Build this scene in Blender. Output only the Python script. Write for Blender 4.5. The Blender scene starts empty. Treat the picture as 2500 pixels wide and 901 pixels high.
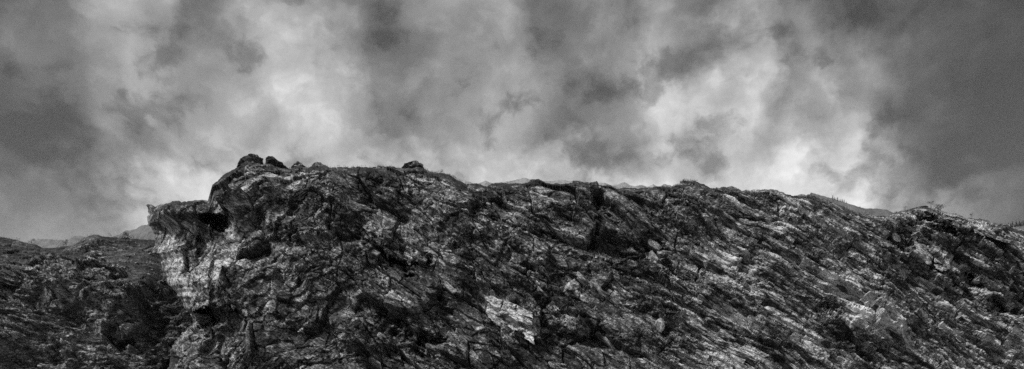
import bpy, bmesh, math, random
import numpy as np
from mathutils import Vector, Matrix

random.seed(7)
rng = np.random.default_rng(11)
S = bpy.context.scene
COL = S.collection

# ------------------------------------------------------------------ camera
F = 1250.0 / math.tan(math.radians(35.0))      # focal length in photograph pixels
HZ = 960.0                                     # row of the horizon (just under the frame)
EYE = 1.7
cam_d = bpy.data.cameras.new('camera')
cam = bpy.data.objects.new('camera', cam_d)
COL.objects.link(cam)
cam.location = (0, 0, EYE)
cam.rotation_euler = (math.radians(90), 0, 0)
cam_d.sensor_width = 36
cam_d.angle = math.radians(70)
cam_d.shift_y = (HZ - 450.5) / 2500.0          # level camera with a rising lens
cam_d.clip_start = 0.1
cam_d.clip_end = 20000
S.camera = cam

# ------------------------------------------------------------------ world: overcast monochrome sky
SUN_EL, SUN_AZ = math.radians(52), math.radians(180 + 55)   # behind the camera, to the left
W = bpy.data.worlds.new('World')
S.world = W
W.use_nodes = True
wt = W.node_tree
wt.nodes.clear()


def lin(v):
    v = max(0.0, min(1.0, v / 255.0))
    return v / 12.92 if v <= 0.04045 else ((v + 0.055) / 1.055) ** 2.4


class NB:
    """small node builder"""
    def __init__(self, tree):
        self.t = tree

    def n(self, kind, **kw):
        nd = self.t.nodes.new(kind)
        for k, v in kw.items():
            setattr(nd, k, v)
        return nd

    def put(self, sock, v):
        if isinstance(v, (int, float)):
            sock.default_value = v
        elif isinstance(v, (tuple, list)):
            sock.default_value = v
        else:
            self.t.links.new(v, sock)

    def math(self, op, a, b=None, c=None, clamp=False):
        nd = self.n('ShaderNodeMath', operation=op, use_clamp=clamp)
        self.put(nd.inputs[0], a)
        if b is not None:
            self.put(nd.inputs[1], b)
        if c is not None:
            self.put(nd.inputs[2], c)
        return nd.outputs[0]

    def noise(self, vec, scale, detail=4, rough=0.55, dist=0.0, lac=2.0):
        nd = self.n('ShaderNodeTexNoise')
        self.put(nd.inputs['Vector'], vec)
        nd.inputs['Scale'].default_value = scale
        nd.inputs['Detail'].default_value = detail
        nd.inputs['Roughness'].default_value = rough
        nd.inputs['Distortion'].default_value = dist
        nd.inputs['Lacunarity'].default_value = lac
        return nd.outputs[0]

    def ramp(self, fac, stops, interp='LINEAR'):
        nd = self.n('ShaderNodeValToRGB')
        self.put(nd.inputs[0], fac)
        e = nd.color_ramp.elements
        nd.color_ramp.interpolation = interp
        while len(e) < len(stops):
            e.new(0.5)
        for el, (p, v) in zip(e, stops):
            el.position = p
            el.color = (v, v, v, 1)
        return nd.outputs[0]

    def maprange(self, v, a, b, c=0.0, d=1.0, smooth=True):
        nd = self.n('ShaderNodeMapRange')
        nd.interpolation_type = 'SMOOTHSTEP' if smooth else 'LINEAR'
        self.put(nd.inputs[0], v)
        for i, x in enumerate((a, b, c, d)):
            nd.inputs[i + 1].default_value = x
        return nd.outputs[0]

    def mix(self, f, a, b):
        nd = self.n('ShaderNodeMix')
        nd.data_type = 'FLOAT'
        self.put(nd.inputs[0], f)
        self.put(nd.inputs[2], a)
        self.put(nd.inputs[3], b)
        return nd.outputs[0]


# cloud cover, brightness by column and row as it hangs over the cliff (display values)
SKX = [0, 80, 160, 240, 310, 364, 402, 450, 520, 600, 680, 760, 840, 880, 930, 1010, 1100, 1155,
       1195, 1240, 1280, 1322, 1380, 1450, 1530, 1568, 1610, 1680, 1760, 1850, 1910, 1980, 2042, 2082,
       2150, 2230, 2312, 2352, 2400, 2500]
SKY = [0, 100, 200, 300, 400, 480, 600]
SKV = [
    [75, 105, 120, 150, 165, 150, 150, 100, 110, 150, 160, 155, 105, 105, 105, 130, 155, 150,
     155, 160, 120, 95, 120, 145, 105, 115, 135, 120, 90, 160, 140, 85, 80, 70, 85, 90, 65, 130, 80, 62],
    [85, 120, 115, 135, 160, 150, 145, 120, 130, 165, 185, 165, 150, 130, 105, 120, 150, 150,
     165, 165, 135, 105, 115, 140, 130, 130, 160, 130, 115, 170, 165, 180, 110, 110, 150, 95, 100, 80, 60, 55],
    [70, 95, 110, 130, 165, 170, 150, 140, 135, 145, 180, 190, 170, 150, 105, 110, 150, 155,
     165, 150, 155, 135, 110, 125, 135, 150, 190, 185, 190, 195, 130, 150, 160, 140, 120, 85, 75, 75, 60, 58],
    [75, 85, 105, 140, 105, 110, 125, 145, 150, 150, 145, 185, 170, 155, 105, 110, 140, 150,
     165, 150, 140, 110, 105, 115, 120, 135, 180, 140, 165, 215, 140, 145, 175, 170, 110, 85, 75, 85, 70, 65],
    [95, 100, 105, 120, 115, 115, 135, 155, 170, 185, 185, 175, 175, 170, 145, 150, 160, 165,
     170, 165, 165, 165, 150, 140, 145, 160, 175, 160, 160, 170, 175, 165, 180, 190, 170, 130, 90, 105, 90, 80],
    [125, 130, 135, 145, 150, 190, 190, 195, 200, 195, 190, 185, 185, 185, 180, 180, 185, 185,
     190, 190, 190, 190, 185, 185, 185, 190, 195, 195, 195, 195, 195, 195, 198, 205, 200, 190, 160, 165, 150, 125],
    [140, 145, 150, 160, 175, 195, 195, 200, 200, 195, 190, 185, 185, 185, 185, 185, 185, 185,
     190, 190, 190, 190, 190, 190, 190, 190, 195, 200, 200, 200, 205, 210, 220, 230, 225, 220, 200, 200, 190, 175],
]


def sky_at(px, py):
    rows = [float(np.interp(px, SKX, r)) for r in SKV]
    v = float(np.interp(py, SKY, rows))
    v *= float(np.interp(px, (0, 260, 2060, 2350, 2500), (0.78, 1.0, 1.0, 0.68, 0.54)))
    return v * float(np.interp(py, (330, 440), (1.0, 1.08)))


def build_sky():
    b = NB(wt)
    out = b.n('ShaderNodeOutputWorld')
    bg = b.n('ShaderNodeBackground')
    sky = b.n('ShaderNodeTexSky')
    sky.sky_type = 'NISHITA'
    sky.sun_disc = False
    sky.sun_elevation = SUN_EL
    sky.sun_rotation = SUN_AZ
    sky.dust_density = 3.0
    bw = b.n('ShaderNodeRGBToBW')
    wt.links.new(sky.outputs[0], bw.inputs[0])
    tc = b.n('ShaderNodeTexCoord')
    sep = b.n('ShaderNodeSeparateXYZ')
    wt.links.new(tc.outputs['Generated'], sep.inputs[0])
    x, y, z = sep.outputs
    az = b.math('ARCTAN2', x, y)
    hor = b.math('SQRT', b.math('ADD', b.math('MULTIPLY', x, x), b.math('MULTIPLY', y, y)))
    el = b.math('DIVIDE', z, b.math('MAXIMUM', hor, 0.001))
    # cloud-space coordinates, softly warped
    cv = b.n('ShaderNodeCombineXYZ')
    b.put(cv.inputs[0], az)
    b.put(cv.inputs[1], b.math('MULTIPLY', el, 0.8))
    w1 = b.math('SUBTRACT', b.noise(cv.outputs[0], 7.0, 6, 0.6), 0.5)
    cv2 = b.n('ShaderNodeCombineXYZ')
    b.put(cv2.inputs[0], az)
    b.put(cv2.inputs[1], el)
    cv2.inputs[2].default_value = 7.3
    w2 = b.math('SUBTRACT', b.noise(cv2.outputs[0], 7.0, 5, 0.6), 0.5)
    w3 = b.math('SUBTRACT', b.noise(cv2.outputs[0], 22.0, 5, 0.6), 0.5)
    azw = b.math('ADD', b.math('ADD', az, b.math('MULTIPLY', w1, 0.15)), b.math('MULTIPLY', w3, 0.018))
    elw = b.math('ADD', el, b.math('MULTIPLY', w2, 0.30))
    R35 = math.radians(35)
    t = b.math('ADD', b.math('DIVIDE', azw, 2 * R35), 0.5)
    t = b.math('PINGPONG', t, 1.0)
    rows_el = [0.22, 0.27, 0.31, 0.36, 0.42, 0.48, 0.54]
    half = 0.5
    tl = b.math('MULTIPLY', t, 2.0, clamp=True)
    tr = b.math('SUBTRACT', b.math('MULTIPLY', t, 2.0), 1.0, clamp=True)
    side = b.math('GREATER_THAN', t, 0.5)
    txs = [(math.atan((px - 1250) / F) / (2 * R35) + 0.5, px) for px in SKX]
    val = None
    for i, e in enumerate(rows_el):
        def v(px):
            a = math.atan((px - 1250) / F)
            return lin(sky_at(px, HZ - F * e / math.cos(a)))
        L = [(tt * 2, v(px)) for tt, px in txs if tt < 0.5] + [(1.0, v(1250))]
        Rr = [(0.0, v(1250))] + [(tt * 2 - 1, v(px)) for tt, px in txs if tt > 0.5]
        rv = b.mix(side, b.ramp(tl, L), b.ramp(tr, Rr))
        if val is None:
            val = rv
        else:
            val = b.mix(b.maprange(elw, rows_el[i - 1], e), val, rv)
    # above the frame the cover goes on as one broken grey layer
    top = b.math('MULTIPLY', b.noise(tc.outputs['Generated'], 5.0, 6, 0.55), 0.42)
    val = b.mix(b.maprange(el, 0.6, 0.95), val, top)
    # wisps
    n1 = b.noise(cv2.outputs[0], 7.0, 8, 0.52, 0.3)
    n1 = b.maprange(n1, 0.30, 0.70)
    n2 = b.noise(cv.outputs[0], 26.0, 6, 0.6)
    wis = b.math('ADD', b.math('MULTIPLY', b.math('SUBTRACT', n1, 0.5), 0.5),
                 b.math('MULTIPLY', b.math('SUBTRACT', n2, 0.5), 0.4))
    val = b.math('MULTIPLY', val, b.math('ADD', 1.0, wis))
    # dark clumps and paler billows
    cv3 = b.n('ShaderNodeCombineXYZ')
    b.put(cv3.inputs[0], b.math('ADD', az, b.math('MULTIPLY', w2, 0.10)))
    b.put(cv3.inputs[1], b.math('ADD', b.math('MULTIPLY', el, 1.1), b.math('MULTIPLY', w1, 0.10)))
    cv3.inputs[2].default_value = 3.9
    n5 = b.noise(cv3.outputs[0], 13.0, 7, 0.55)
    clump = b.maprange(n5, 0.50, 0.66)
    puff = b.maprange(n5, 0.46, 0.32)
    val = b.math('MULTIPLY', val, b.math('ADD', b.math('SUBTRACT', 1.0, b.math('MULTIPLY', clump, 0.42)), b.math('MULTIPLY', puff, 0.24)))
    val = b.math('ADD', val, b.math('MULTIPLY', b.math('SUBTRACT', 0.48, n5), 0.22))
    val = b.math('MAXIMUM', val, 0.02)
    # behind the cloud: the Nishita sky, without colour
    clear = b.math('MULTIPLY', bw.outputs[0], 1.0)
    colr = b.mix(0.94, clear, b.math('MULTIPLY', b.math('POWER', val, 1.18), 4.8))
    cc = b.n('ShaderNodeCombineColor')
    for k in range(3):
        wt.links.new(colr, cc.inputs[k])
    wt.links.new(cc.outputs[0], bg.inputs[0])
    bg.inputs[1].default_value = 0.10
    wt.links.new(bg.outputs[0], out.inputs[0])


build_sky()

sun_d = bpy.data.lights.new('sun', 'SUN')
sun_d.energy = 1.5
sun_d.angle = math.radians(10)
sun_d.color = (1.0, 1.0, 1.0)
sun = bpy.data.objects.new('sun', sun_d)
COL.objects.link(sun)
sdir = Vector((math.sin(SUN_AZ) * math.cos(SUN_EL), math.cos(SUN_AZ) * math.cos(SUN_EL), math.sin(SUN_EL)))
sun.rotation_euler = sdir.to_track_quat('Z', 'Y').to_euler()
sun.location = sdir * 200

vs = S.view_settings
vs.view_transform = 'Standard'
vs.look = 'None'
vs.exposure = 1.4
vs.gamma = 1.0
vs.use_curve_mapping = False
S.cycles.volume_bounces = 0
S.cycles.max_bounces = 6
S.cycles.use_denoising = False


# ------------------------------------------------------------------ numpy noise
def h32(ix, iy, seed):
    x = (ix.astype(np.int64) * 374761393 + iy.astype(np.int64) * 668265263 + seed * 1442695041) & 0xFFFFFFFF
    x = ((x ^ (x >> 13)) * 1274126177) & 0xFFFFFFFF
    x = x ^ (x >> 16)
    x = (x * 2246822519) & 0xFFFFFFFF
    return x ^ (x >> 15)


def rnd(ix, iy, seed):
    return (h32(ix, iy, seed) & 0xFFFFFF) / float(0x1000000)


def perlin(x, y, seed=0):
    ix, iy = np.floor(x), np.floor(y)
    fx, fy = x - ix, y - iy
    ux, uy = fx * fx * fx * (fx * (fx * 6 - 15) + 10), fy * fy * fy * (fy * (fy * 6 - 15) + 10)
    r = []
    for dy in (0, 1):
        for dx in (0, 1):
            a = rnd(ix + dx, iy + dy, seed) * 2 * math.pi
            r.append(np.cos(a) * (fx - dx) + np.sin(a) * (fy - dy))
    a = r[0] + (r[1] - r[0]) * ux
    c = r[2] + (r[3] - r[2]) * ux
    return (a + (c - a) * uy) * 1.4


def fbm(x, y, octv=4, seed=0, gain=0.5):
    s, amp = 0, 1.0
    for o in range(octv):
        s = s + amp * perlin(x * 2 ** o + 17.3 * o, y * 2 ** o - 9.1 * o, seed + o)
        amp *= gain
    return s


def ridged(x, y, octv=3, seed=0):
    s, amp = 0, 1.0
    for o in range(octv):
        s = s + amp * (1 - 2 * np.abs(perlin(x * 2 ** o + 5.3 * o, y * 2 ** o, seed + o)))
        amp *= 0.5
    return s


def facets(a, c, seed, jit=0.95):
    """fractured rock: every Voronoi cell is a tilted plane. returns tilt, offset, edge, random"""
    ia, ic = np.floor(a), np.floor(c)
    d1 = np.full(a.shape, 9e9)
    d2 = np.full(a.shape, 9e9)
    ba, bc = np.zeros_like(a), np.zeros_like(a)
    ca, cc = np.zeros_like(a), np.zeros_like(a)
    for da in (-1, 0, 1):
        for dc in (-1, 0, 1):
            ja, jc = ia + da, ic + dc
            pa = ja + 0.5 + jit * (rnd(ja, jc, seed) - 0.5)
            pc = jc + 0.5 + jit * (rnd(ja, jc, seed + 1) - 0.5)
            d = (a - pa) ** 2 + (c - pc) ** 2
            m = d < d1
            d2 = np.where(m, d1, np.minimum(d2, d))
            d1 = np.where(m, d, d1)
            ba, bc = np.where(m, ja, ba), np.where(m, jc, bc)
            ca, cc = np.where(m, pa, ca), np.where(m, pc, cc)
    ga = rnd(ba, bc, seed + 2) - 0.5
    gc = rnd(ba, bc, seed + 3) - 0.5
    return ((a - ca) * ga + (c - cc) * gc, rnd(ba, bc, seed + 4) - 0.5,
            np.sqrt(d2) - np.sqrt(d1), rnd(ba, bc, seed + 5))


def sstep(e0, e1, x):
    t = np.clip((x - e0) / (e1 - e0), 0, 1)
    return t * t * (3 - 2 * t)


def world(px, py, Y):
    return (px - 1250.0) / F * Y, Y, EYE + Y * (HZ - py) / F


# ------------------------------------------------------------------ materials (monochrome)
def newmat(name):
    m = bpy.data.materials.new(name)
    m.use_nodes = True
    m.node_tree.nodes.clear()
    b = NB(m.node_tree)
    o = b.n('ShaderNodeOutputMaterial')
    p = b.n('ShaderNodeBsdfPrincipled')
    m.node_tree.links.new(p.outputs[0], o.inputs[0])
    p.inputs['Roughness'].default_value = 0.85
    p.inputs['Specular IOR Level'].default_value = 0.25
    return m, b, p


def rock_material(name, source, theta=None, base=0.0, contrast=1.0):
    """source: 'tone' = mineral tone stored per vertex; 'random' = a tone of its own per block"""
    m, b, p = newmat(name)
    g = b.n('ShaderNodeNewGeometry')
    if theta is not None:
        mp = b.n('ShaderNodeMapping')
        mp.inputs['Rotation'].default_value = (0, theta, 0)
        m.node_tree.links.new(g.outputs['Position'], mp.inputs[0])
        mp2 = b.n('ShaderNodeMapping')
        mp2.inputs['Scale'].default_value = (0.55, 1.0, 1.4)
        m.node_tree.links.new(mp.outputs[0], mp2.inputs[0])
        pos = mp2.outputs[0]
    else:
        pos = g.outputs['Position']
    if source == 'tone':
        at = b.n('ShaderNodeAttribute')
        at.attribute_name = 'tone'
        tone = at.outputs['Fac']
    else:
        oi = b.n('ShaderNodeObjectInfo')
        tone = b.math('ADD', 0.26, b.math('MULTIPLY', oi.outputs['Random'], 0.34))
    n1 = b.noise(pos, 1.4, 6, 0.66, 0.0)
    n2 = b.noise(pos, 6.0, 5, 0.68, 0.0)
    n3 = b.noise(g.outputs['Position'], 17.0, 3, 0.6)
    v = b.math('ADD', tone, base)
    v = b.math('ADD', v, b.math('MULTIPLY', b.math('SUBTRACT', n1, 0.5), 1.2 * contrast))
    v = b.math('ADD', v, b.math('MULTIPLY', b.math('SUBTRACT', n2, 0.5), 1.2 * contrast))
    v = b.math('ADD', v, b.math('MULTIPLY', b.math('SUBTRACT', n3, 0.5), 0.6 * contrast))
    # thin streaks along the bedding and pale glints painted into the colour as random flecks
    ms = b.n('ShaderNodeMapping')
    ms.inputs['Scale'].default_value = (0.7, 1.0, 1.9) if theta is not None else (0.8, 0.8, 1.6)
    m.node_tree.links.new(pos, ms.inputs[0])
    n4 = b.noise(ms.outputs[0], 4.0, 6, 0.7)
    v = b.math('ADD', v, b.math('MULTIPLY', b.math('SUBTRACT', n4, 0.5), 1.0 * contrast))
    v = b.math('ADD', v, b.math('MULTIPLY', b.maprange(b.noise(g.outputs['Position'], 5.0, 5, 0.75), 0.60, 0.72), 0.22 * contrast))
    # hairline joints, darker in colour
    vo = b.n('ShaderNodeTexVoronoi')
    vo.feature = 'DISTANCE_TO_EDGE'
    vo.inputs['Scale'].default_value = 2.2
    mpv = b.n('ShaderNodeVectorMath', operation='ADD')
    m.node_tree.links.new(pos, mpv.inputs[0])
    nv = b.n('ShaderNodeTexNoise')
    m.node_tree.links.new(g.outputs['Position'], nv.inputs['Vector'])
    nv.inputs['Scale'].default_value = 2.0
    nv.inputs['Detail'].default_value = 3
    m.node_tree.links.new(nv.outputs['Color'], mpv.inputs[1])
    m.node_tree.links.new(mpv.outputs[0], vo.inputs['Vector'])
    crack = b.maprange(vo.outputs['Distance'], 0.0, 0.035)
    colv = b.ramp(v, [(0.0, 0.015), (0.25, 0.04), (0.42, 0.10), (0.56, 0.24), (0.72, 0.48), (1.0, 0.78)])
    colv = b.math('MULTIPLY', colv, b.math('ADD', 0.45, b.math('MULTIPLY', crack, 0.55)))
    cc = b.n('ShaderNodeCombineColor')
    for k in range(3):
        m.node_tree.links.new(colv, cc.inputs[k])
    m.node_tree.links.new(cc.outputs[0], p.inputs['Base Color'])
    hgt = b.math('ADD', b.math('MULTIPLY', n2, 0.6), b.math('ADD', b.math('MULTIPLY', n3, 0.3), b.math('MULTIPLY', crack, 0.15)))
    bp = b.n('ShaderNodeBump')
    bp.inputs['Strength'].default_value = 0.9
    bp.inputs['Distance'].default_value = 0.14
    m.node_tree.links.new(hgt, bp.inputs['Height'])
    m.node_tree.links.new(bp.outputs[0], p.inputs['Normal'])
    return m


def plain_material(name, lo, hi, scale=3.0, rough=0.9):
    m, b, p = newmat(name)
    g = b.n('ShaderNodeNewGeometry')
    n = b.noise(g.outputs['Position'], scale, 6, 0.65)
    v = b.ramp(n, [(0.3, lo), (0.7, hi)])
    m.node_tree.links.new(v, p.inputs['Base Color'])
    p.inputs['Roughness'].default_value = rough
    bp = b.n('ShaderNodeBump')
    bp.inputs['Strength'].default_value = 0.6
    bp.inputs['Distance'].default_value = 0.5 / scale
    m.node_tree.links.new(n, bp.inputs['Height'])
    m.node_tree.links.new(bp.outputs[0], p.inputs['Normal'])
    return m


TH_R = math.radians(33)
M_CLIFF = rock_material('fractured_rock', 'tone', -TH_R)
M_HILL = rock_material('weathered_rock', 'tone', math.radians(12), 0.0, 0.9)
M_BLOCK = rock_material('rock_block', 'random', -TH_R)
M_DARK = rock_material('dark_boulder_rock', 'random', None, -0.10, 1.0)
M_PALE = rock_material('pale_rock', 'random', -TH_R, 0.16, 1.2)
M_STONE = plain_material('pale_stone', 0.22, 0.5, 5.0)
M_FAR = plain_material('far_rock', 0.14, 0.4, 0.018)  # paler rock colour stands in for part of the haze fade
M_FARD = plain_material('far_dark_rock', 0.07, 0.2, 0.02)
M_GROUND = plain_material('gravel_ground', 0.07, 0.16, 1.5)
M_BARK = plain_material('bark', 0.03, 0.06, 8.0)
M_LEAF = plain_material('dark_foliage', 0.02, 0.05, 6.0)
M_GRASS = plain_material('dry_grass', 0.04, 0.11, 6.0)


# ------------------------------------------------------------------ object helpers
def link(name, me, mat=None, parent=None):
    o = bpy.data.objects.new(name, me)
    COL.objects.link(o)
    if mat is not None and me is not None and not me.materials:
        me.materials.append(mat)
    if parent is not None:
        o.parent = parent
    return o


def tag(o, label=None, cat=None, group=None, kind=None):
    for k, v in (('label', label), ('category', cat), ('group', group), ('kind', kind)):
        if v:
            o[k] = v
    return o


def grid_mesh(name, P, tone=None, smooth=False):
    """P: (rows, cols, 3) array"""
    nr, nc = P.shape[:2]
    idx = np.arange(nr * nc).reshape(nr, nc)
    q = np.stack([idx[:-1, :-1], idx[:-1, 1:], idx[1:, 1:], idx[1:, :-1]], -1).reshape(-1, 4)
    me = bpy.data.meshes.new(name)
    me.vertices.add(nr * nc)
    me.vertices.foreach_set('co', P.reshape(-1).astype(np.float32))
    me.loops.add(q.size)
    me.loops.foreach_set('vertex_index', q.reshape(-1).astype(np.int32))
    me.polygons.add(len(q))
    me.polygons.foreach_set('loop_start', np.arange(0, q.size, 4, dtype=np.int32))
    me.polygons.foreach_set('use_smooth', np.full(len(q), smooth, dtype=bool))
    me.update(calc_edges=True)
    if tone is not None:
        a = me.attributes.new('tone', 'FLOAT', 'POINT')
        a.data.foreach_set('value', tone.reshape(-1).astype(np.float32))
    return me


def ell(px, py, x, y, rx, ry, ang=0.0, soft=0.55):
    """elliptical mask on the face, ang in degrees, positive = falling to the right"""
    a = math.radians(ang)
    dx, dy = px - x, py - y
    u = dx * math.cos(a) + dy * math.sin(a)
    v = -dx * math.sin(a) + dy * math.cos(a)
    r = np.sqrt((u / rx) ** 2 + (v / ry) ** 2)
    return 1 - sstep(soft, 1.0, r)


# ------------------------------------------------------------------ ground
gm = grid_mesh('ground', np.array([[[-9000, -9000, 0], [9000, -9000, 0]], [[-9000, 9000, 0], [9000, 9000, 0]]], float))
tag(link('ground', gm, M_GROUND), kind='structure')

# ------------------------------------------------------------------ the cliff
CREST = np.array([
    (330, 503), (362, 500), (380, 502), (400, 499), (430, 493), (460, 496), (499, 495), (513, 503), (518, 476), (523, 460), (547, 433),
    (565, 424), (580, 412), (592, 405), (612, 398), (632, 398), (643, 402), (660, 400), (680, 404), (704, 410), (712, 409), (729, 400),
    (742, 406), (756, 406), (777, 400), (791, 404), (806, 410), (819, 411), (836, 408), (860, 407), (895, 409),
    (930, 411), (958, 412), (974, 414), (990, 412), (1003, 408), (1015, 406), (1029, 408), (1036, 412), (1047, 417),
    (1071, 422), (1094, 427), (1112, 438), (1138, 450), (1156, 449), (1173, 451), (1189, 455), (1198, 450),
    (1224, 446), (1247, 449), (1274, 449), (1286, 445), (1302, 440), (1319, 441), (1336, 448), (1370, 449), (1392, 445), (1406, 444),
    (1426, 450), (1454, 452), (1460, 462), (1476, 463), (1487, 455), (1504, 462), (1532, 459), (1560, 460), (1602, 456),
    (1638, 456), (1650, 449), (1669, 443), (1697, 444), (1717, 452), (1739, 462), (1762, 459), (1787, 457), (1812, 465),
    (1829, 465), (1846, 462), (1882, 462), (1904, 466), (1935, 479), (1952, 477), (1980, 477), (1999, 483), (2017, 484),
    (2049, 496), (2084, 513), (2105, 522), (2115, 521), (2130, 527), (2167, 527), (2188, 519), (2217, 516), (2222, 510),
    (2234, 511), (2250, 506), (2269, 507), (2286, 511), (2304, 521), (2338, 525), (2354, 536), (2375, 536), (2406, 540),
    (2421, 545), (2448, 547), (2462, 550), (2479, 558), (2500, 563), (2560, 575), (2700, 600)], float)
LEFT = np.array([(480, 366), (500, 362), (520, 360), (545, 358), (556, 366), (572, 378), (590, 380), (618, 374), (640, 392), (668, 402),
                 (690, 408), (715, 430), (740, 446), (757, 455), (770, 470), (790, 472), (812, 448), (835, 428), (860, 420), (901, 412), (1040, 400)], float)
CY0, CPX1 = 1036.0, 2700.0


def crest_y(px):
    j = 2.0 * perlin(px / 11.0, px * 0 + 3.1, 90) + 1.3 * perlin(px / 4.0, px * 0 + 8.7, 91)
    return np.interp(px, CREST[:, 0], CREST[:, 1]) + j


def face_depth(px, py):
    h = np.clip((CY0 - py) / 600.0, 0, 1.2)
    k = 0.3 + 0.7 * sstep(560, 720, px)
    px, py = px + 26 * k * fbm(px / 60, py / 45, 4, 801, 0.6), py + 20 * k * fbm(px / 60 + 9, py / 45, 4, 805, 0.6)
    Y = 53 + 9.0 * h ** 1.1
    Y = Y + 2.5 * np.sin(px / 420.0 + 0.6) * 0.8 + 4.0 * sstep(1900, 2700, px)
    D = 0.0
    for (x, y, rx, ry, a, d, s) in (
            # + is a hollow, - a bulge
            (600, 470, 110, 95, 20, -2.2, 0.2), (540, 545, 46, 18, 12, 5.0, 1.6), (489, 600, 14, 36, 8, 2.2, 1.0), (545, 605, 42, 48, 10, 0.8, 0.5),
            (440, 520, 90, 34, 0, -0.6, 0.8), (520, 860, 30, 60, 10, 2.0, 0.3),
            (715, 600, 70, 30, 35, 1.8, 0.3), (868, 600, 46, 70, 20, 1.1, 0.2), (900, 470, 60, 60, 0, 1.2, 0.1),
            (1015, 655, 60, 20, -12, 3.0, 0.5), (960, 650, 40, 16, 30, 2.0, 0.5), (1050, 850, 42, 50, 30, 3.2, 0.4), (960, 790, 60, 26, 40, 2.2, 0.3),
            (880, 830, 90, 60, 30, -1.4, 0.2), (1120, 560, 130, 60, 40, -1.3, 0.2), (1240, 620, 90, 30, 35, 1.5, 0.2),
            (1470, 520, 40, 22, 60, 1.8, 0.3), (1590, 612, 50, 22, 15, 1.5, 0.4), (1640, 660, 50, 20, 40, 2.0, 0.3),
            (1690, 520, 90, 70, 20, -1.5, 0.1), (1440, 640, 110, 40, 32, -0.8, 0.2), (1420, 820, 150, 20, 12, 1.6, 0.3), (1600, 760, 120, 30, 38, -1.2, 0.2),
            (1830, 660, 40, 50, 40, 1.4, 0.2), (2020, 760, 70, 16, 22, 1.8, 0.3), (2130, 780, 92, 56, 18, -1.5, 0.1), (2110, 850, 90, 22, 20, 1.3, 0.2),
            (2260, 640, 70, 36, 32, -1.4, 0.4), (2290, 560, 80, 15, 28, 2.0, 0.4), (2210, 585, 30, 40, 40, 1.6, 0.3),
            (2370, 690, 70, 22, 18, 3.0, 0.5), (2440, 750, 60, 26, 15, 3.2, 0.5), (2400, 570, 110, 20, 24, -1.2, 0.4),
            (1280, 770, 110, 40, 32, -1.2, 0.5), (1400, 695, 40, 30, 0, 1.2, 0.5)):
        D = D + (0.7 if d > 0 else 0.8) * d * ell(px, py, x, y, rx * 1.1, ry * 1.1, a, s * 0.4)
    # the crag hangs over: rock below its rim stands back, with a deep notch right under it
    ux = 1 - sstep(548, 640, px)
    rim = 757 + 6 * np.sin(px / 17.0)
    D = D + 2.6 * ux * sstep(rim, rim + 8, py) * (1 - 0.6 * sstep(860, 960, py))
    D = D + 10.0 * sstep(rim, rim + 7, py) * (1 - sstep(788, 822, py + 0.15 * (px - 505))) * sstep(446, 462, px) * (1 - sstep(540, 566, px))
    return Y + D


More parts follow.
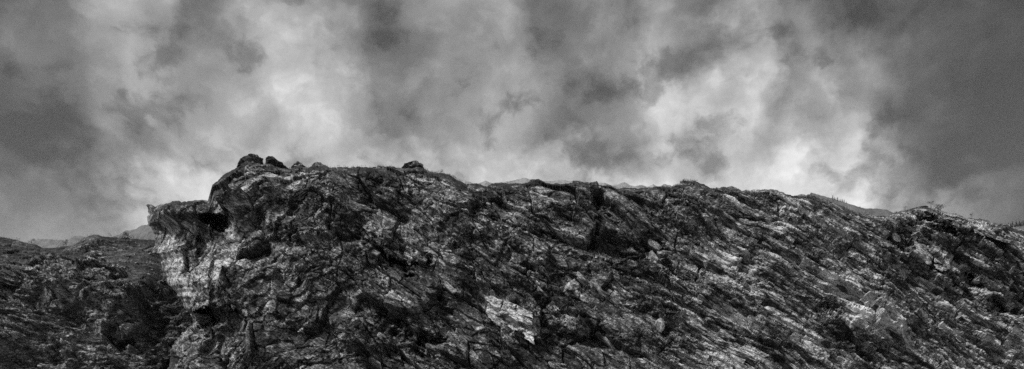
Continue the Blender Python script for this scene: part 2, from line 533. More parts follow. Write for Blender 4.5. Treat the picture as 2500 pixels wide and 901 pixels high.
def build_cliff():
    nu, nv = 1380, 390
    s = np.linspace(0, 1, nu)[None, :].repeat(nv, 0)
    t = np.linspace(0, 1, nv)[:, None].repeat(nu, 1)
    px = 360 + (CPX1 - 360) * s
    for _ in range(4):
        py = CY0 + (crest_y(px) - CY0) * t
        Lx = np.interp(py, LEFT[:, 0], LEFT[:, 1]) + 3 * perlin(py / 9.0, py * 0, 55) + 5 * perlin(py / 27.0, py * 0, 56)
        px = Lx + (CPX1 - Lx) * s
    py = CY0 + (crest_y(px) - CY0) * t
    Y = face_depth(px, py)
    dL = px - Lx
    wd = 60 + 90 * ell(px * 0, py, 0, 650, 1, 130, 0, 0.5)       # broad left-turned face of the overhang
    k = np.clip(1 - dL / wd, 0, 1)
    k2 = np.clip(1 - dL / 22.0, 0, 1)
    Y = Y + 5.0 * k ** 1.3 + 2.2 * (1 - np.sqrt(np.maximum(1 - k2 ** 2, 0)))
    dT = py - crest_y(px)
    kt = np.clip(1 - dT / 20.0, 0, 1)
    Y = Y + 2.6 * (1 - np.sqrt(np.maximum(1 - kt ** 2, 0)))
    X, Y, Z = world(px, py, Y)
    A = X + 0.08 * (Y - 58)
    B = Z + 0.12 * (Y - 58)
    # ---- zones
    zr = sstep(1560, 1800, px + 0.35 * (py - 600))            # thin bedded rock on the right
    zl = 1 - sstep(700, 960, px - 0.2 * (py - 600))           # the crag
    zm = np.clip(1 - zr - zl, 0, 1)
    disp = 1.0 * fbm(A / 11, B / 9, 3, 1) + (0.7 - 0.45 * zr) * ridged(A / 7 + B / 9, B / 14 - A / 20, 3, 5)
    wk = 0.10 - 0.05 * zr
    wa = A + wk * fbm(A / 1.7, B / 1.7, 3, 21)
    wb = B + wk * fbm(A / 1.7 + 40, B / 1.7, 3, 22)
    tone = np.full(px.shape, 0.33)
    rough = np.ones_like(px)
    slab = ell(px, py, 1245, 770, 100, 36, 33, 0.7)
    rough -= 0.8 * slab
    rough -= 0.6 * ell(px, py, 450, 650, 110, 130, -28, 0.7) + 0.6 * ell(px, py, 548, 610, 50, 70, 10, 0.6)
    rough = np.clip(rough, 0.3, 1)
    calm = 0.2 + 0.8 * sstep(-0.35, 0.4, fbm(A / 4.5, B / 3.5, 3, 27))   # broken and smooth reaches
    dsp2 = np.zeros_like(px)
    tn2 = np.zeros_like(px)
    for (z, th, specs, flake) in (
            (zl, -28, ((3.6, 2.4, 2.4, 1.5), (1.4, 0.9, 1.0, 0.55), (0.55, 0.36, 0.42, 0.24), (0.22, 0.15, 0.2, 0.13)), 0.0),
            (zm, 38, ((5.2, 2.2, 2.4, 1.4), (2.2, 0.8, 1.0, 0.5), (0.8, 0.34, 0.42, 0.24), (0.28, 0.13, 0.2, 0.13)), 0.22),
            (zr, 33, ((9.0, 2.2, 0.9, 0.8), (2.1, 0.52, 0.7, 0.46), (0.8, 0.22, 0.34, 0.26), (0.3, 0.12, 0.15, 0.10)), 0.7)):
        m = z > 0.001
        a_, b_ = wa[m], wb[m]
        ct, st = math.cos(math.radians(th)), math.sin(math.radians(th))
        al, ac = a_ * ct - b_ * st, a_ * st + b_ * ct
        bend = 0.25 * fbm(al / 7, ac / 5, 2, 61 + int(th))
        ac = ac + bend
        d = np.zeros_like(al)
        tn = np.zeros_like(al)
        for q, (la, lc, tl, of) in enumerate(specs):
            ti, oo, ed, rr = facets(al / la, ac / lc, 100 + 10 * q + int(th))
            cm = calm[m] if q > 1 else (0.45 + 0.55 * calm[m] if q == 1 else 1.0)
            d += (ti * tl + oo * of) * cm
            d -= (0.6, 0.3, 0.10, 0.03)[q] * (1 - sstep(0.0, (0.035, 0.05, 0.08, 0.1)[q], ed)) * cm
            tn += (rr - 0.5) * (0.22, 0.34, 0.28, 0.16)[q]
        if flake > 0:       # thin beds weathered to steps
            lay = ac / 0.38 + 0.25 * fbm(al / 3, ac / 2, 2, 33)
            li = np.floor(lay)
            lf = lay - li
            d -= flake * 0.7 * (rnd(li, li * 0, 15) > 0.8) * (1 - sstep(0.1, 0.5, np.abs(lf - 0.5)))
            hstep = rnd(li, np.floor(al / 3.1 + 7 * rnd(li, li, 5)), 77) - 0.5
            fk = (0.35 + 0.9 * sstep(-0.5, 0.45, fbm(a_ / 7, b_ / 5, 3, 29)))
            d += fk * flake * (hstep * 0.9 - 0.35 * (1 - sstep(0.0, 0.22, lf)) + 0.25 * lf)
            tn += flake * 0.35 * hstep
        dsp2[m] += d * z[m]
        tn2[m] += tn * z[m]
    disp = disp * (2 * rough - 1).clip(0, 1) + dsp2 * rough
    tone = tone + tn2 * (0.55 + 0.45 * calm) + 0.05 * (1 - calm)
    disp += 0.05 * fbm(A / 0.35, B / 0.35, 3, 71)
    # ---- tone zones: quartz-rich pale beds, darker patches around several hollows
    pale = 0.06 * zr + 0.22 * zr * (0.4 + fbm(A / 5 + B / 8, B / 2.6 + A / 4, 3, 44))
    pale += 0.05 * fbm(A / 4, B / 3, 3, 45)
    wpx = px + 34 * fbm(A / 2.2, B / 1.6, 4, 831, 0.6)
    wpy = py + 20 * fbm(A / 2.2 + 5, B / 1.6, 4, 835, 0.6)
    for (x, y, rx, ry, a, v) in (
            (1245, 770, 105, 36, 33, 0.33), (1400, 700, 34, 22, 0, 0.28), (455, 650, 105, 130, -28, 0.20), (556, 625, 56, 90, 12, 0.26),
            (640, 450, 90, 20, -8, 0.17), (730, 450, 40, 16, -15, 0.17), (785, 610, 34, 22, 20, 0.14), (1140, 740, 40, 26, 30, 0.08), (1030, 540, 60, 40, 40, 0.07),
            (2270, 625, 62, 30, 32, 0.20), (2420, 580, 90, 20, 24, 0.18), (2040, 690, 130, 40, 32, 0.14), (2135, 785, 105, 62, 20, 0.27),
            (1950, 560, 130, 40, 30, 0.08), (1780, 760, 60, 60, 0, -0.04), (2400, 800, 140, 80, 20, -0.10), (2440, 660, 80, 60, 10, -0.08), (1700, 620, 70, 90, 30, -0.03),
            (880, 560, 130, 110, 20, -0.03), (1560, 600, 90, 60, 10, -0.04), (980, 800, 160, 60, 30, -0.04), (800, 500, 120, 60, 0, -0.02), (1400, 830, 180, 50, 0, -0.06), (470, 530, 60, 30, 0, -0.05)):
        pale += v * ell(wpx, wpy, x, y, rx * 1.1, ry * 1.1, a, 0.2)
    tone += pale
    # dark lichen and turf along the crest
    turf = (1 - sstep(5, 26, dT + 8 * fbm(A / 1.2, B / 1.2, 2, 81)))
    tone -= 0.16 * turf
    # streaks of run-off on the overhanging face of the crag
    streak = ell(px, py, 450, 650, 100, 120, -28, 0.5)
    tone += 0.22 * streak * fbm((A - 0.2 * B) / 0.2, B / 1.1, 4, 64, 0.7)
    disp = disp * (0.2 + 0.35 * sstep(0, 20, dT) + 0.45 * sstep(10, 80, dT))
    edl = sstep(0, 40, dL)
    disp = disp * (0.35 + 0.65 * edl)
    n = np.array([-0.05, -0.90, 0.42])
    P = np.stack([X + disp * n[0], Y + disp * n[1], Z + disp * n[2] * 0.8], -1)
    # ---- back of the crest and the hidden flank
    top = P[-1]
    back = []
    for q, dy in enumerate((0.3, 0.7, 1.2, 2, 3.5, 6, 10, 16, 25)):
        r = top.copy()
        r[:, 1] += dy
        r[:, 2] -= 0.05 * dy + 0.25 * min(dy, 2) + 0.02 * dy
        r[:, 2] += 0.12 * fbm(top[:, 0] / 0.8, top[:, 0] * 0 + q * 1.7, 2, 88) * min(dy, 1)
        back.append(r)
    P = np.concatenate([P, np.stack(back)], 0)
    tone = np.concatenate([tone, np.repeat(tone[-1:], len(back), 0)], 0)
    flank = []
    for q, dy in enumerate((24, 14, 8, 4, 2, 1, 0.4)):
        c = P[:, 0].copy()
        c[:, 1] += dy
        c[:, 0] += 0.02 * dy + 0.3 * fbm(c[:, 2] / 1.5, c[:, 2] * 0 + q, 2, 97) * min(1, dy / 3)
        flank.append(c)
    P = np.concatenate([np.stack(flank, 1), P], 1)
    tone = np.concatenate([np.repeat(tone[:, :1], len(flank), 1), tone], 1)
    return P, tone, nv - 1, len(flank)


CP, CT, CREST_ROW, FL = build_cliff()
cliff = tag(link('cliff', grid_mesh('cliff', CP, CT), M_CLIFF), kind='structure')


# ------------------------------------------------------------------ the lower hillside on the left
HCREST = np.array([(-300, 560), (-100, 572), (0, 580), (18, 582), (44, 588), (71, 596), (89, 598), (100, 606), (135, 606), (153, 602), (178, 602), (195, 591),
                   (213, 580), (229, 573), (240, 574), (252, 578), (284, 580), (320, 583), (369, 586), (450, 590), (760, 600)], float)


def hcrest(px):
    return np.interp(px, HCREST[:, 0], HCREST[:, 1]) + 1.2 * perlin(px / 7.0, px * 0, 190) + 0.6 * perlin(px / 3.0, px * 0, 191)


def build_hill():
    nu, nv = 470, 260
    px = np.linspace(-260, 720, nu)[None, :].repeat(nv, 0)
    t = np.linspace(0, 1, nv)[:, None].repeat(nu, 1)
    hc = hcrest(px)
    py0 = 1006.0
    py = py0 + (hc - py0) * t
    h = t
    Y = 76 + 14 * h ** 1.2 + 10 * sstep(0.72, 1.0, h)
    D = 0
    for (x, y, rx, ry, a, d, s) in ((300, 760, 110, 120, 40, -4.0, 0.1), (150, 700, 120, 110, -30, -3.0, 0.1), (30, 840, 110, 90, 0, -3.5, 0.1),
                                    (210, 700, 40, 120, 20, 1.5, 0.1), (300, 830, 60, 20, -10, 1.5, 0.2), (400, 720, 60, 160, 10, 3.0, 0.1), (60, 690, 60, 16, -20, 2.0, 0.3),
                                    (10, 710, 40, 20, 0, 2.0, 0.4), (230, 590, 60, 30, 0, -2.0, 0.1)):
        D = D + d * ell(px, py, x, y, rx, ry, a, s)
    Y = Y + D
    X, Y, Z = world(px, py, Y)
    A, B = X, Z + 0.5 * (Y - 85)
    wa = A + 0.35 * fbm(A / 3, B / 3, 3, 221)
    wb = B + 0.35 * fbm(A / 3 + 40, B / 3, 3, 222) + 0.25 * np.abs(A + 52) * 0.3
    disp = 1.6 * fbm(A / 9, B / 8, 3, 201) + 1.0 * ridged(A / 10, B / 6, 3, 205)
    tone = np.full(px.shape, 0.40)
    for q, (la, lc, tl, of) in enumerate(((6.0, 3.0, 3.4, 2.0), (2.6, 1.2, 1.7, 0.9), (1.1, 0.55, 0.6, 0.36), (0.45, 0.25, 0.2, 0.1))):
        ti, oo, ed, rr = facets(wa / la, wb / lc, 300 + q * 10)
        disp += ti * tl + oo * of - (0.5, 0.4, 0.2, 0.08)[q] * (1 - sstep(0, (0.05, 0.09, 0.14, 0.15)[q], ed))
        tone += (rr - 0.5) * (0.08, 0.16, 0.18, 0.12)[q]
    soil = 1 - sstep(0.50, 0.72, 1 - h + 0.10 * fbm(A / 3, B / 3, 3, 240) + 0.35)
    soil = sstep(0.80, 0.93, h + 0.10 * fbm(A / 3, B / 3, 3, 240) + 0.16 * sstep(230, 380, px) - 0.08 * ell(px, py, 110, 660, 80, 60, 0, 0.1))
    tone += 0.05 - 0.20 * soil - 0.10 * sstep(330, 430, px)
    tone += 0.08 * ell(px, py, 130, 650, 60, 40, -30, 0.2) + 0.05 * ell(px, py, 300, 760, 80, 80, 40, 0.2)
    disp = disp * (1 - 0.75 * soil)
    disp += 0.10 * fbm(A / 0.7, B / 0.7, 3, 251)
    dT = py - hc
    disp *= 0.15 + 0.85 * sstep(0, 18, dT)
    P = np.stack([X, Y - 0.85 * disp, Z + 0.4 * disp], -1)
    top = P[-1]
    back = []
    for dy in (0.5, 1.2, 2.5, 5, 10, 20, 40):
        r = top.copy()
        r[:, 1] += dy
        r[:, 2] -= 0.12 * dy
        back.append(r)
    P = np.concatenate([P, np.stack(back)], 0)
    tone = np.concatenate([tone, np.repeat(tone[-1:], len(back), 0)], 0)
    return P, tone, nv - 1


HP, HT, HROW = build_hill()
hill = tag(link('hillside', grid_mesh('hillside', HP, HT), M_HILL), kind='structure')


def projector(P):
    Q = P[::2, ::2].reshape(-1, 3)
    qx = 1250 + F * Q[:, 0] / Q[:, 1]
    qy = HZ - F * (Q[:, 2] - EYE) / Q[:, 1]

    def at(px, py):
        d = (qx - px) ** 2 + (qy - py) ** 2
        i = np.argmin(d + 0.02 * (Q[:, 1] - 50))
        return Vector(Q[i])
    return at


on_cliff = projector(CP[:CREST_ROW + 1, FL:])
on_hill = projector(HP[:HROW + 1])


def crest_point(P, row, px):
    r = P[row]
    qx = 1250 + F * r[:, 0] / r[:, 1]
    return Vector(r[np.argmin(np.abs(qx - px))])


# ------------------------------------------------------------------ distant ridges
def ridge(name, pts, Y, thick, amp, seed, mat, step=1.5, jit=1.2):
    pts = np.array(pts, float)
    px = np.arange(pts[0, 0], pts[-1, 0] + step, step)
    cy = np.interp(px, pts[:, 0], pts[:, 1]) + jit * (perlin(px / 8, px * 0, seed) + 0.6 * perlin(px / 3, px * 0, seed + 1))
    nv = 36
    rows = []
    for i in range(nv):
        t = i / (nv - 1)
        yy = Y - thick * (1 - t)
        Xc, _, Zc = world(px, cy, Y)
        x = Xc
        z = Zc * t
        n = fbm(x / (thick * 0.35), z / (thick * 0.25) + 3, 4, seed + 5)
        g = ridged(x / (thick * 0.18), z / (thick * 0.9), 3, seed + 9)
        rows.append(np.stack([x, yy - (amp * n + amp * 0.5 * g) * (1 - t ** 4), z], -1))
    top = rows[-1]
    for d in (0.2, 0.6, 1.5):
        r = top.copy()
        r[:, 1] += thick * d
        r[:, 2] *= (1 - 0.25 * d)
        rows.append(r)
    return tag(link(name, grid_mesh(name, np.stack(rows)), mat), kind='structure')


ridge('far_hill', [(20, 612), (85, 588), (92, 583), (121, 584), (151, 586), (169, 586), (174, 579), (183, 576), (192, 575), (203, 577), (215, 582), (260, 600)], 4500, 900, 120, 400, M_FARD)
ridge('far_crag', [(240, 596), (277, 577), (293, 572), (305, 563), (318, 562), (329, 560), (346, 550), (357, 549), (400, 535), (460, 492), (480, 488), (500, 488), (540, 500), (640, 520)], 2600, 460, 70, 420, M_FARD)
ridge('far_ridge', [(1060, 430), (1094, 425), (1106, 427), (1118, 435), (1130, 437), (1150, 446), (1162, 450), (1175, 445), (1185, 441), (1200, 447), (1212, 446),
                    (1230, 445), (1255, 440), (1280, 434), (1300, 438), (1320, 442), (1350, 442), (1370, 438), (1390, 442), (1410, 440), (1425, 441),
                    (1445, 448), (1465, 446), (1478, 447), (1500, 455), (1512, 452), (1530, 453), (1550, 455), (1565, 451), (1580, 456),
                    (1595, 450), (1605, 456), (1625, 449), (1640, 454), (1700, 462)], 4200, 700, 100, 440, M_FAR, jit=1.6)
ridge('far_peak', [(1470, 462), (1495, 452), (1510, 450), (1524, 444), (1538, 452), (1560, 456), (1600, 462)], 5600, 900, 120, 460, M_FAR, jit=1.0)
ridge('wooded_hill', [(1980, 470), (2030, 484), (2060, 494), (2085, 501), (2100, 506), (2112, 509), (2140, 509), (2165, 512), (2180, 519), (2195, 527), (2300, 560)], 1900, 330, 27, 480, M_FARD, jit=0.7)
ridge('edge_hill', [(2430, 562), (2460, 556), (2480, 553), (2500, 551), (2560, 545), (2700, 530)], 1200, 190, 20, 500, M_FARD, jit=0.6)


# ------------------------------------------------------------------ boulders
def hull_mesh(name, pts, cuts=0, amp=0.0, seed=0, bevel=0.0):
    bm = bmesh.new()
    for p in pts:
        bm.verts.new(p)
    r = bmesh.ops.convex_hull(bm, input=bm.verts)
    bmesh.ops.delete(bm, geom=[e for e in set(r['geom_interior']) | set(r['geom_unused']) if isinstance(e, bmesh.types.BMVert)], context='VERTS')
    if bevel:
        bmesh.ops.bevel(bm, geom=bm.edges[:], offset=bevel, segments=1, affect='EDGES', profile=0.5)
    if cuts:
        bmesh.ops.triangulate(bm, faces=bm.faces)
        bmesh.ops.subdivide_edges(bm, edges=bm.edges[:], cuts=cuts, use_grid_fill=True)
        co = np.array([v.co for v in bm.verts])
        s = amp
        a, c = co[:, 0] + 0.6 * co[:, 1], co[:, 2] - 0.4 * co[:, 1]
        n = fbm(a / 0.5, c / 0.5, 3, seed)
        ti, oo, ed, rr = facets(a / 0.45, c / 0.3, seed + 3)
        bm.normal_update()
        for i, v in enumerate(bm.verts):
            v.co += v.normal * float(s * (0.5 * n[i] + 0.8 * oo[i] + ti[i]))
    bmesh.ops.recalc_face_normals(bm, faces=bm.faces)
    me = bpy.data.meshes.new(name)
    bm.to_mesh(me)
    bm.free()
    return me


def outline_boulder(name, outline, Y, thick, mat, label, seed, amp=0.12):
    """a boulder whose silhouette follows the outline, with real depth"""
    O = [Vector(world(px, py, Y)) for px, py in outline]
    c = sum(O, Vector()) / len(O)
    base = Vector((c.x, c.y, min(o.z for o in O)))
    r = random.Random(seed)
    pts = []
    for f, sc in ((0.0, 1.0), (-0.45, 0.9), (-0.9, 0.62), (0.5, 0.85), (1.0, 0.5)):
        for o in O:
            q = c + (o - c) * sc * r.uniform(0.94, 1.0)
            q.y += f * thick
            pts.append(q - base)
    o = link(name, hull_mesh(name, pts, 4, amp, seed), mat)
    o.location = base
    return tag(o, label, 'boulder', 'boulders along the crest')


YB = crest_point(CP, CREST_ROW, 615).y - 0.2
outline_boulder('boulder', [(578, 414), (586, 396), (600, 386), (615, 380), (632, 380), (640, 388), (643, 404), (640, 412), (600, 424)], YB, 1.2, M_DARK,
                'rounded dark boulder left of the narrow notch on top of the crag', 601, 0.22)
outline_boulder('boulder', [(651, 405), (652, 390), (657, 382), (668, 386), (690, 399), (705, 411), (700, 416), (660, 414)], YB, 1.0, M_DARK,
                'wedge shaped dark boulder right of the narrow notch on top of the crag', 602, 0.2)
outline_boulder('boulder', [(710, 412), (718, 403), (729, 397), (737, 398), (744, 406), (752, 410), (730, 416)], crest_point(CP, CREST_ROW, 730).y, 0.8, M_DARK,
                'low dark boulder on the crest between the wedge boulder and the pointed one', 603)
outline_boulder('boulder', [(762, 408), (770, 400), (778, 396), (786, 399), (800, 408), (806, 413), (775, 416)], crest_point(CP, CREST_ROW, 780).y, 0.8, M_DARK,
                'pointed dark boulder farthest right of the group on the crag crest', 604)
outline_boulder('boulder', [(976, 415), (988, 408), (1000, 401), (1013, 398), (1026, 399), (1034, 406), (1038, 414), (1010, 420)], crest_point(CP, CREST_ROW, 1012).y, 1.3, M_DARK,
                'dark dome shaped boulder alone on the crest near the middle', 605, 0.2)
# blocks standing on the face and crest
p = on_cliff(1398, 706)
outline_boulder('boulder', [(1372, 716), (1376, 700), (1392, 690), (1402, 680), (1416, 694), (1420, 708), (1408, 716)], p.y - 0.1, 0.7, M_PALE,
                'pale angular boulder resting on a ledge in the middle of the cliff face', 606, 0.1).pop('group')
for k, (o_, th_) in enumerate((([(2220, 512), (2233, 508), (2252, 504), (2262, 508), (2262, 520), (2225, 524)], 0.9), ([(2266, 512), (2270, 506), (2284, 509), (2292, 514), (2290, 524), (2268, 524)], 0.7))):
    outline_boulder('boulder', o_, crest_point(CP, CREST_ROW, 2240).y - 0.3, th_, M_BLOCK,
                    ('flat topped block on the right hand summit, left of the leafy shrubs', 'smaller squared block directly beneath the leafy shrubs of the right summit')[k], 610 + k, 0.1)

# ------------------------------------------------------------------ blocks and slabs of the cliff, each a piece
protos = []
for k in range(14):
    r = random.Random(900 + k)
    pts = []
    for sx in (-1, 1):
        for sy in (-1, 1):
            for sz in (-1, 1):
                pts.append((sx * r.uniform(0.72, 1), sy * r.uniform(0.7, 1), sz * r.uniform(0.65, 1)))
    for _ in range(6):
        pts.append((r.uniform(-1.1, 1.1), r.choice((-1, 1)) * r.uniform(0.6, 1.1), r.uniform(-1, 1)))
    pts = [(x * (1 - 0.35 * r.random() * abs(z)), y, z * (1 - 0.4 * r.random() * abs(x))) for x, y, z in pts]
    sk = r.uniform(-0.5, 0.5)
    pts = [(x + sk * z, y * (1 - 0.25 * abs(x)), z + 0.25 * sk * x) for x, y, z in pts]
    for _ in range(8):
        pts.append((r.uniform(-1.0, 1.0), -r.uniform(0.8, 1.1), r.uniform(-0.8, 0.8)))
    protos.append(hull_mesh('rock_slab', pts))
    protos[-1].materials.append(M_BLOCK)


def slab_at(px, py, L, T, dep, th, proud, r, mesh=None):
    p = on_cliff(px, py)
    a = Vector((math.cos(th), r.uniform(-0.25, 0.15), -math.sin(th))).normalized()
    n = Vector((r.uniform(-0.25, 0.25), -0.85, r.uniform(0.15, 0.6)))
    n = (n - a * n.dot(a)).normalized()
    c = a.cross(n)
    if c.z < 0:
        c = -c
    m = Matrix((a, -n, c)).transposed().to_4x4()
    o = bpy.data.objects.new('rock_slab', mesh or r.choice(protos))
    COL.objects.link(o)
    o.parent = cliff
    o.matrix_world = Matrix.Translation(p + n * (proud - dep)) @ m @ Matrix.Diagonal((L, dep, T, 1))
    return o


r = random.Random(42)
count = 0
while count < 285:
    px = r.uniform(420, 2490)
    py = r.uniform(420, 900)
    cy = float(crest_y(np.array([px]))[0])
    if py < cy + 10 or abs(px - 1245) < 95 and abs(py - 775) < 60:
        continue
    if 440 < px < 580 and 540 < py < 810:
        continue
    if px > 1650:
        if r.random() < 0.1:
            continue
        L, T, th = r.uniform(0.35, 1.0), r.uniform(0.10, 0.26), math.radians(r.gauss(33, 6))
    elif px > 900:
        if r.random() < 0.55:
            continue
        L, T, th = r.uniform(0.3, 0.8), r.uniform(0.14, 0.34), math.radians(r.gauss(40, 12))
    else:
        if r.random() < 0.5:
            continue
        L, T, th = r.uniform(0.25, 0.6), r.uniform(0.18, 0.4), math.radians(r.gauss(-25, 25))
    slab_at(px, py, L, T, r.uniform(0.3, 0.6), th, r.uniform(0.05, 0.16), r)
    count += 1

# the pale bedding slabs, broken into plates
def plate(poly, Y0, gx, gy, cx, cy, dep, label=None):
    """a plate of rock lying on a bedding plane, with its own thickness"""
    bm = bmesh.new()
    rr_ = random.Random(int(poly[0][0] * 7 + poly[0][1]))
    ring = []
    n = len(poly)
    for i in range(n):          # uneven broken edges
        (x0, y0), (x1, y1) = poly[i], poly[(i + 1) % n]
        for k in range(4):
            t = k / 4.0
            j = 1.8 if k else 0.6
            ring.append((x0 + (x1 - x0) * t + rr_.uniform(-j, j), y0 + (y1 - y0) * t + rr_.uniform(-j, j)))
    mx, my = sum(q[0] for q in ring) / len(ring), sum(q[1] for q in ring) / len(ring)

    def lay(sc, dy):
        out = []
        for (x, y) in ring:
            x, y = mx + (x - mx) * sc, my + (y - my) * sc
            Yp = Y0 + gx * (x - cx) + gy * (y - cy) + dy + rr_.uniform(-0.05, 0.05)
            out.append(bm.verts.new(world(x, y, Yp)))
        return out
    rings = [lay(1.02, dep), lay(1.0, 0.14), lay(0.95, 0.02), lay(0.78, -0.02), lay(0.55, 0.0), lay(0.3, -0.02)]
    for a_, b_ in zip(rings, rings[1:]):
        for i in range(len(ring)):
            bm.faces.new((a_[i], a_[(i + 1) % len(ring)], b_[(i + 1) % len(ring)], b_[i]))
    bm.faces.new(rings[-1])
    bmesh.ops.recalc_face_normals(bm, faces=bm.faces)
    me = bpy.data.meshes.new('pale_slab')
    bm.to_mesh(me)
    bm.free()
    o = link('pale_slab', me, M_PALE, cliff)
    if label:
        o['label'] = label


def plates(polys, gx, gy, lift, label):
    cx = sum(q[0] for p_ in polys for q in p_) / sum(len(p_) for p_ in polys)
    cy = sum(q[1] for p_ in polys for q in p_) / sum(len(p_) for p_ in polys)
    smp = []                     # lie along the face of the rock
    for p_ in polys:
        mx, my = sum(q[0] for q in p_) / len(p_), sum(q[1] for q in p_) / len(p_)
        for q in p_:
            for f in (0.0, 0.5, 1.0):
                x, y = mx + (q[0] - mx) * f, my + (q[1] - my) * f
                smp.append((x - cx, y - cy, on_cliff(x, y).y))
    smp = np.array(smp)
    sol = np.linalg.lstsq(np.c_[smp[:, 0], smp[:, 1], np.ones(len(smp))], smp[:, 2], rcond=None)[0]
    gx, gy = float(np.clip(sol[0], -0.02, 0.02)), float(np.clip(sol[1], -0.035, -0.008))
    res = smp[:, 2] - gx * smp[:, 0] - gy * smp[:, 1]
    Y0 = float(np.percentile(res, 14)) - lift
    for p_ in polys:
        plate(p_, Y0, gx, gy, cx, cy, 2.2, label)


plates([[(1172, 718), (1200, 722), (1228, 733), (1222, 752), (1206, 750), (1188, 735)], [(1230, 734), (1262, 744), (1254, 763), (1240, 767), (1224, 754)],
        [(1264, 745), (1301, 764), (1302, 778), (1276, 770), (1256, 764)], [(1240, 769), (1256, 766), (1300, 781), (1301, 796), (1262, 785)],
        [(1186, 760), (1212, 772), (1238, 790), (1236, 806), (1205, 788), (1192, 775)], [(1240, 792), (1275, 808), (1272, 822), (1238, 808)],
        [(1277, 809), (1304, 824), (1305, 842), (1275, 824)]], 0.012, -0.022, 0.0, 'pale smooth plate of the broken bright slab')
plates([[(2230, 587), (2255, 597), (2282, 613), (2274, 645), (2260, 645), (2236, 612)], [(2284, 614), (2306, 627), (2300, 645), (2280, 640)], [(2308, 628), (2321, 637), (2318, 657), (2300, 664), (2284, 655), (2281, 644), (2301, 648)]], 0.01, -0.02, 0.0, 'pale flat plate high on the bedded rock')
plates([[(2375, 557), (2404, 562), (2432, 575), (2428, 583), (2396, 575), (2378, 566)], [(2434, 576), (2470, 588), (2462, 594), (2430, 584)]], 0.01, -0.03, 0.0, 'pale narrow plate under the falling crest')
plates([[(2175, 567), (2190, 570), (2202, 580), (2196, 592), (2182, 588)]], 0.01, -0.02, 0.0, 'small pale square plate left of the larger one')

# ------------------------------------------------------------------ loose stones on the dark slope
stones = []
for k in range(8):
    rr_ = random.Random(970 + k)
    pts = [(rr_.uniform(-1, 1), rr_.uniform(-0.8, 0.8), rr_.uniform(-0.6, 0.6)) for _ in range(14)]
    me = hull_mesh('stone', pts)
    me.materials.append(M_STONE)
    stones.append(me)
r = random.Random(5)
for k in range(70):
    px = r.uniform(150, 372)
    py = r.uniform(588, 672)
    if py < float(np.interp(px, HCREST[:, 0], HCREST[:, 1])) + 8:
        continue
    o = link('stone', stones[k % 8])
    sc = r.uniform(0.06, 0.20)
    o.location = on_hill(px, py) + Vector((0, -0.03, 0.03))
    o.scale = (sc * r.uniform(1, 1.8), sc, sc * r.uniform(0.6, 1))
    o.rotation_euler = (r.uniform(-0.3, 0.3), r.uniform(-0.4, 0.4), r.uniform(0, 6))
    tag(o, 'small pale loose stone on the dark earth slope left of the crag', 'stone', 'pale stones on the dark slope')


# ------------------------------------------------------------------ plants
def leaf_mesh(name, centers, n, size, seed, spread):
    rg = np.random.default_rng(seed)
    V, Fc = [], []
    C = np.array(centers)
    for i in range(n):
        c = C[rg.integers(len(C))] + rg.normal(0, 1, 3) * spread
        a = rg.normal(0, 1, 3)
        a /= np.linalg.norm(a)
        b_ = np.cross(a, rg.normal(0, 1, 3))
        b_ /= np.linalg.norm(b_)
        l, w = size * rg.uniform(0.6, 1.3), size * rg.uniform(0.25, 0.5)
        k = len(V)
        V += [c - a * l, c + b_ * w, c + a * l, c - b_ * w]
        Fc.append((k, k + 1, k + 2, k + 3))
    me = bpy.data.meshes.new(name)
    me.from_pydata([tuple(v) for v in V], [], Fc)
    return me


def stems_mesh(name, segs):
    bm = bmesh.new()
    for (p0, p1, r0, r1) in segs:
        p0, p1 = Vector(p0), Vector(p1)
        d = (p1 - p0).normalized()
        u = d.orthogonal().normalized()
        v = d.cross(u)
        rings = []
        for pp, rr in ((p0, r0), (p1, r1)):
            rings.append([bm.verts.new(pp + (u * math.cos(q * math.tau / 5) + v * math.sin(q * math.tau / 5)) * rr) for q in range(5)])
        for q in range(5):
            bm.faces.new((rings[0][q], rings[0][(q + 1) % 5], rings[1][(q + 1) % 5], rings[1][q]))
        bm.faces.new(rings[1])
    me = bpy.data.meshes.new(name)
    bm.to_mesh(me)
    bm.free()
    return me


def plant(name, loc, h, w, seed, label, cat, lean=0.0, leaves=130, flat=False, group=None):
    rr_ = random.Random(seed)
    root = bpy.data.objects.new(name, None)
    COL.objects.link(root)
    root.location = loc
    root.empty_display_size = 0.2
    tag(root, label, cat, group)
    segs = [((0, 0, -0.25), (lean * 0.4 * h, 0, 0.5 * h), 0.035 * h, 0.025 * h), ((lean * 0.4 * h, 0, 0.5 * h), (lean * h, 0, 0.95 * h), 0.025 * h, 0.008 * h)]
    tips = []
    for k in range(8):
        t = rr_.uniform(0.25, 0.95)
        p0 = Vector((lean * h * t * t, 0, t * h))
        az = rr_.uniform(0, math.tau)
        ln = w * 0.5 * rr_.uniform(0.6, 1.0) * (1.2 - 0.5 * t)
        p1 = p0 + Vector((math.cos(az) * ln, math.sin(az) * ln, (0.05 if flat else 0.35) * ln))
        segs.append((p0, p1, 0.014 * h, 0.006 * h))
        tips += [p1, p0.lerp(p1, 0.65)]
    link('trunk', stems_mesh('trunk', segs), M_BARK, root)
    link('crown', leaf_mesh('crown', tips, int(leaves * 2.2), 0.055 * h, seed, 0.10 * h), M_LEAF, root)
    return root


def put_hill(px):
    return crest_point(HP, HROW, px)


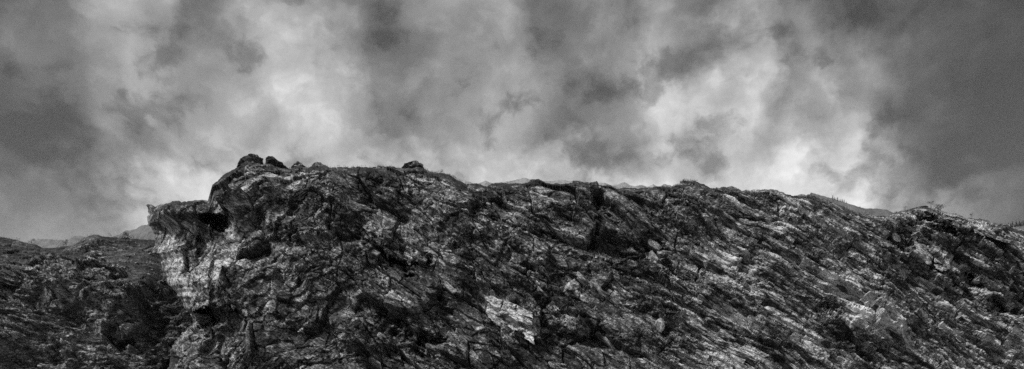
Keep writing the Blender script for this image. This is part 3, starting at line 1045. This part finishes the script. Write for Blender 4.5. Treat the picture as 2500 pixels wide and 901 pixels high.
plant('windswept_tree', put_hill(76), 0.75, 1.1, 1, 'tiny flat crowned tree on the hillside crest, leftmost in the picture', 'tree', 0.3, 110, True)
plant('windswept_tree', put_hill(161), 0.85, 1.1, 2, 'tiny bushy tree in the dip of the hillside crest below the far hill', 'tree', -0.1, 130, True)
plant('windswept_tree', on_hill(312, 592), 1.5, 1.6, 3, 'small spreading tree on the hillside in front of the pale far crag', 'tree', 0.1, 150, True)
plant('shrub', put_hill(266), 0.45, 0.7, 4, 'low dark shrub on the hillside crest right of its summit', 'shrub', 0, 90)
plant('shrub', put_hill(43), 0.3, 0.8, 5, 'low dark shrub near the left end of the hillside crest', 'shrub', 0, 90)


def put_crest(px):
    return crest_point(CP, CREST_ROW, px) - Vector((0, 0, 0.05))


plant('shrub', put_crest(2272), 0.55, 0.7, 6, 'left of the two leafy shrubs on the right hand summit', 'shrub', 0, 90)
plant('shrub', put_crest(2294), 0.7, 0.9, 7, 'larger leafy shrub on the right hand summit beside a smaller one', 'shrub', 0.15, 150)
plant('shrub', put_crest(1076), 0.35, 0.7, 8, 'low shrub on the crest just right of the dome boulder', 'shrub', 0, 80)
plant('shrub', put_crest(2210), 0.45, 0.3, 9, 'thin upright sprig left of the right hand summit block', 'shrub', 0, 40)
plant('shrub', put_crest(2372), 0.5, 0.3, 10, 'thin upright sprig on the falling crest near the right edge', 'shrub', 0, 40)


def pine_parts(seed):
    rr_ = random.Random(seed)
    tr = stems_mesh('trunk', [((0, 0, -0.05), (0, 0, 1.0), 0.018, 0.004)])
    V, Fc = [], []
    for k in range(90):
        t = (k / 90.0) ** 0.9
        z = 0.12 + 0.88 * t
        rad = 0.27 * (1 - t) ** 0.8 * rr_.uniform(0.5, 1.15) + 0.01
        az = rr_.uniform(0, math.tau)
        w = 0.05 * (1 - t) + 0.02
        d = Vector((math.cos(az), math.sin(az), 0))
        s = Vector((-d.y, d.x, 0))
        i = len(V)
        c = Vector((0, 0, z))
        V += [c + Vector((0, 0, 0.03)), c + d * rad * 0.6 + s * w, c + d * rad - Vector((0, 0, 0.06)), c + d * rad * 0.6 - s * w]
        Fc.append((i, i + 1, i + 2, i + 3))
    cr = bpy.data.meshes.new('crown')
    cr.from_pydata([tuple(v) for v in V], [], Fc)
    tr.materials.append(M_BARK)
    cr.materials.append(M_LEAF)
    return tr, cr


pines = [pine_parts(30 + k) for k in range(5)]


def pine(px, py, Y, h, k, label, group):
    root = bpy.data.objects.new('pine_tree', None)
    COL.objects.link(root)
    root.location = world(px, py, Y)
    root.scale = (h, h, h)
    root.rotation_euler = (0, 0, k * 1.3)
    tag(root, label, 'tree', group)
    link('trunk', pines[k % 5][0], None, root)
    link('crown', pines[k % 5][1], None, root)


r = random.Random(77)
for k, px in enumerate((2033, 2037, 2041, 2045, 2049, 2053, 2057, 2061, 2066)):
    yy = np.interp(px, (2030, 2060, 2085), (484, 494, 501)) + 2
    pine(px, yy, 1880, r.uniform(6.0, 13.0), k, 'dark conifer in the small row on the wooded hill right of centre', 'conifers on the wooded hill')
pine(2100, 508, 1880, 6.0, 3, 'lone tiny conifer on the wooded hill, apart from the row', 'conifers on the wooded hill')
for k, px in enumerate((2462, 2467, 2472, 2477, 2481, 2485, 2489, 2493, 2498, 2503, 2509)):
    yy = np.interp(px, (2460, 2500, 2560), (556, 551, 545)) + 2
    pine(px, yy, 1185, r.uniform(6.0, 12.0), k, 'dark conifer in the dense clump at the right edge', 'conifers at the right edge')


def grass(name, P, row, spans, n, hmin, hmax, seed):
    rg = np.random.default_rng(seed)
    V, Fc = [], []
    R = P[row]
    qx = 1250 + F * R[:, 0] / R[:, 1]
    for i in range(n):
        lo, hi = spans[rg.integers(len(spans))]
        px = rg.uniform(lo, hi)
        c = R[np.argmin(np.abs(qx - px))] + np.array([rg.normal(0, 0.05), rg.uniform(-0.5, 0.3), -0.03])
        h = rg.uniform(hmin, hmax)
        w = 0.012
        lx = rg.normal(0, 0.35) * h
        k = len(V)
        V += [c + [-w, 0, -0.05], c + [w, 0, -0.05], c + [lx, rg.normal(0, 0.2) * h, h]]
        Fc.append((k, k + 1, k + 2))
    me = bpy.data.meshes.new(name)
    me.from_pydata([tuple(v) for v in V], [], Fc)
    tag(link(name, me, M_GRASS), 'short dry grass along the top edge of the rock', 'grass', kind='stuff')


grass('crest_grass', CP, CREST_ROW, [(700, 980), (1000, 1130), (2170, 2220), (1640, 1700)], 900, 0.04, 0.16, 1)
grass('hillside_grass', HP, HROW, [(0, 100), (150, 380)], 700, 0.06, 0.22, 2)

# ------------------------------------------------------------------ haze
hz = bpy.data.meshes.new('haze')
bm = bmesh.new()
bmesh.ops.create_cube(bm, size=1.0)
bmesh.ops.transform(bm, verts=bm.verts, matrix=Matrix.Translation((0, 3400, 724)) @ Matrix.Diagonal((12000, 7200, 1450, 1)))
bm.to_mesh(hz)
bm.free()
mh = bpy.data.materials.new('haze')
mh.use_nodes = True
mh.node_tree.nodes.clear()
ho = mh.node_tree.nodes.new('ShaderNodeOutputMaterial')
pv = mh.node_tree.nodes.new('ShaderNodeVolumePrincipled')
pv.inputs['Color'].default_value = (0.95, 0.95, 0.95, 1)
pv.inputs['Density'].default_value = 0.00003
mh.node_tree.links.new(pv.outputs[0], ho.inputs['Volume'])
tag(link('haze', hz, mh), kind='stuff')
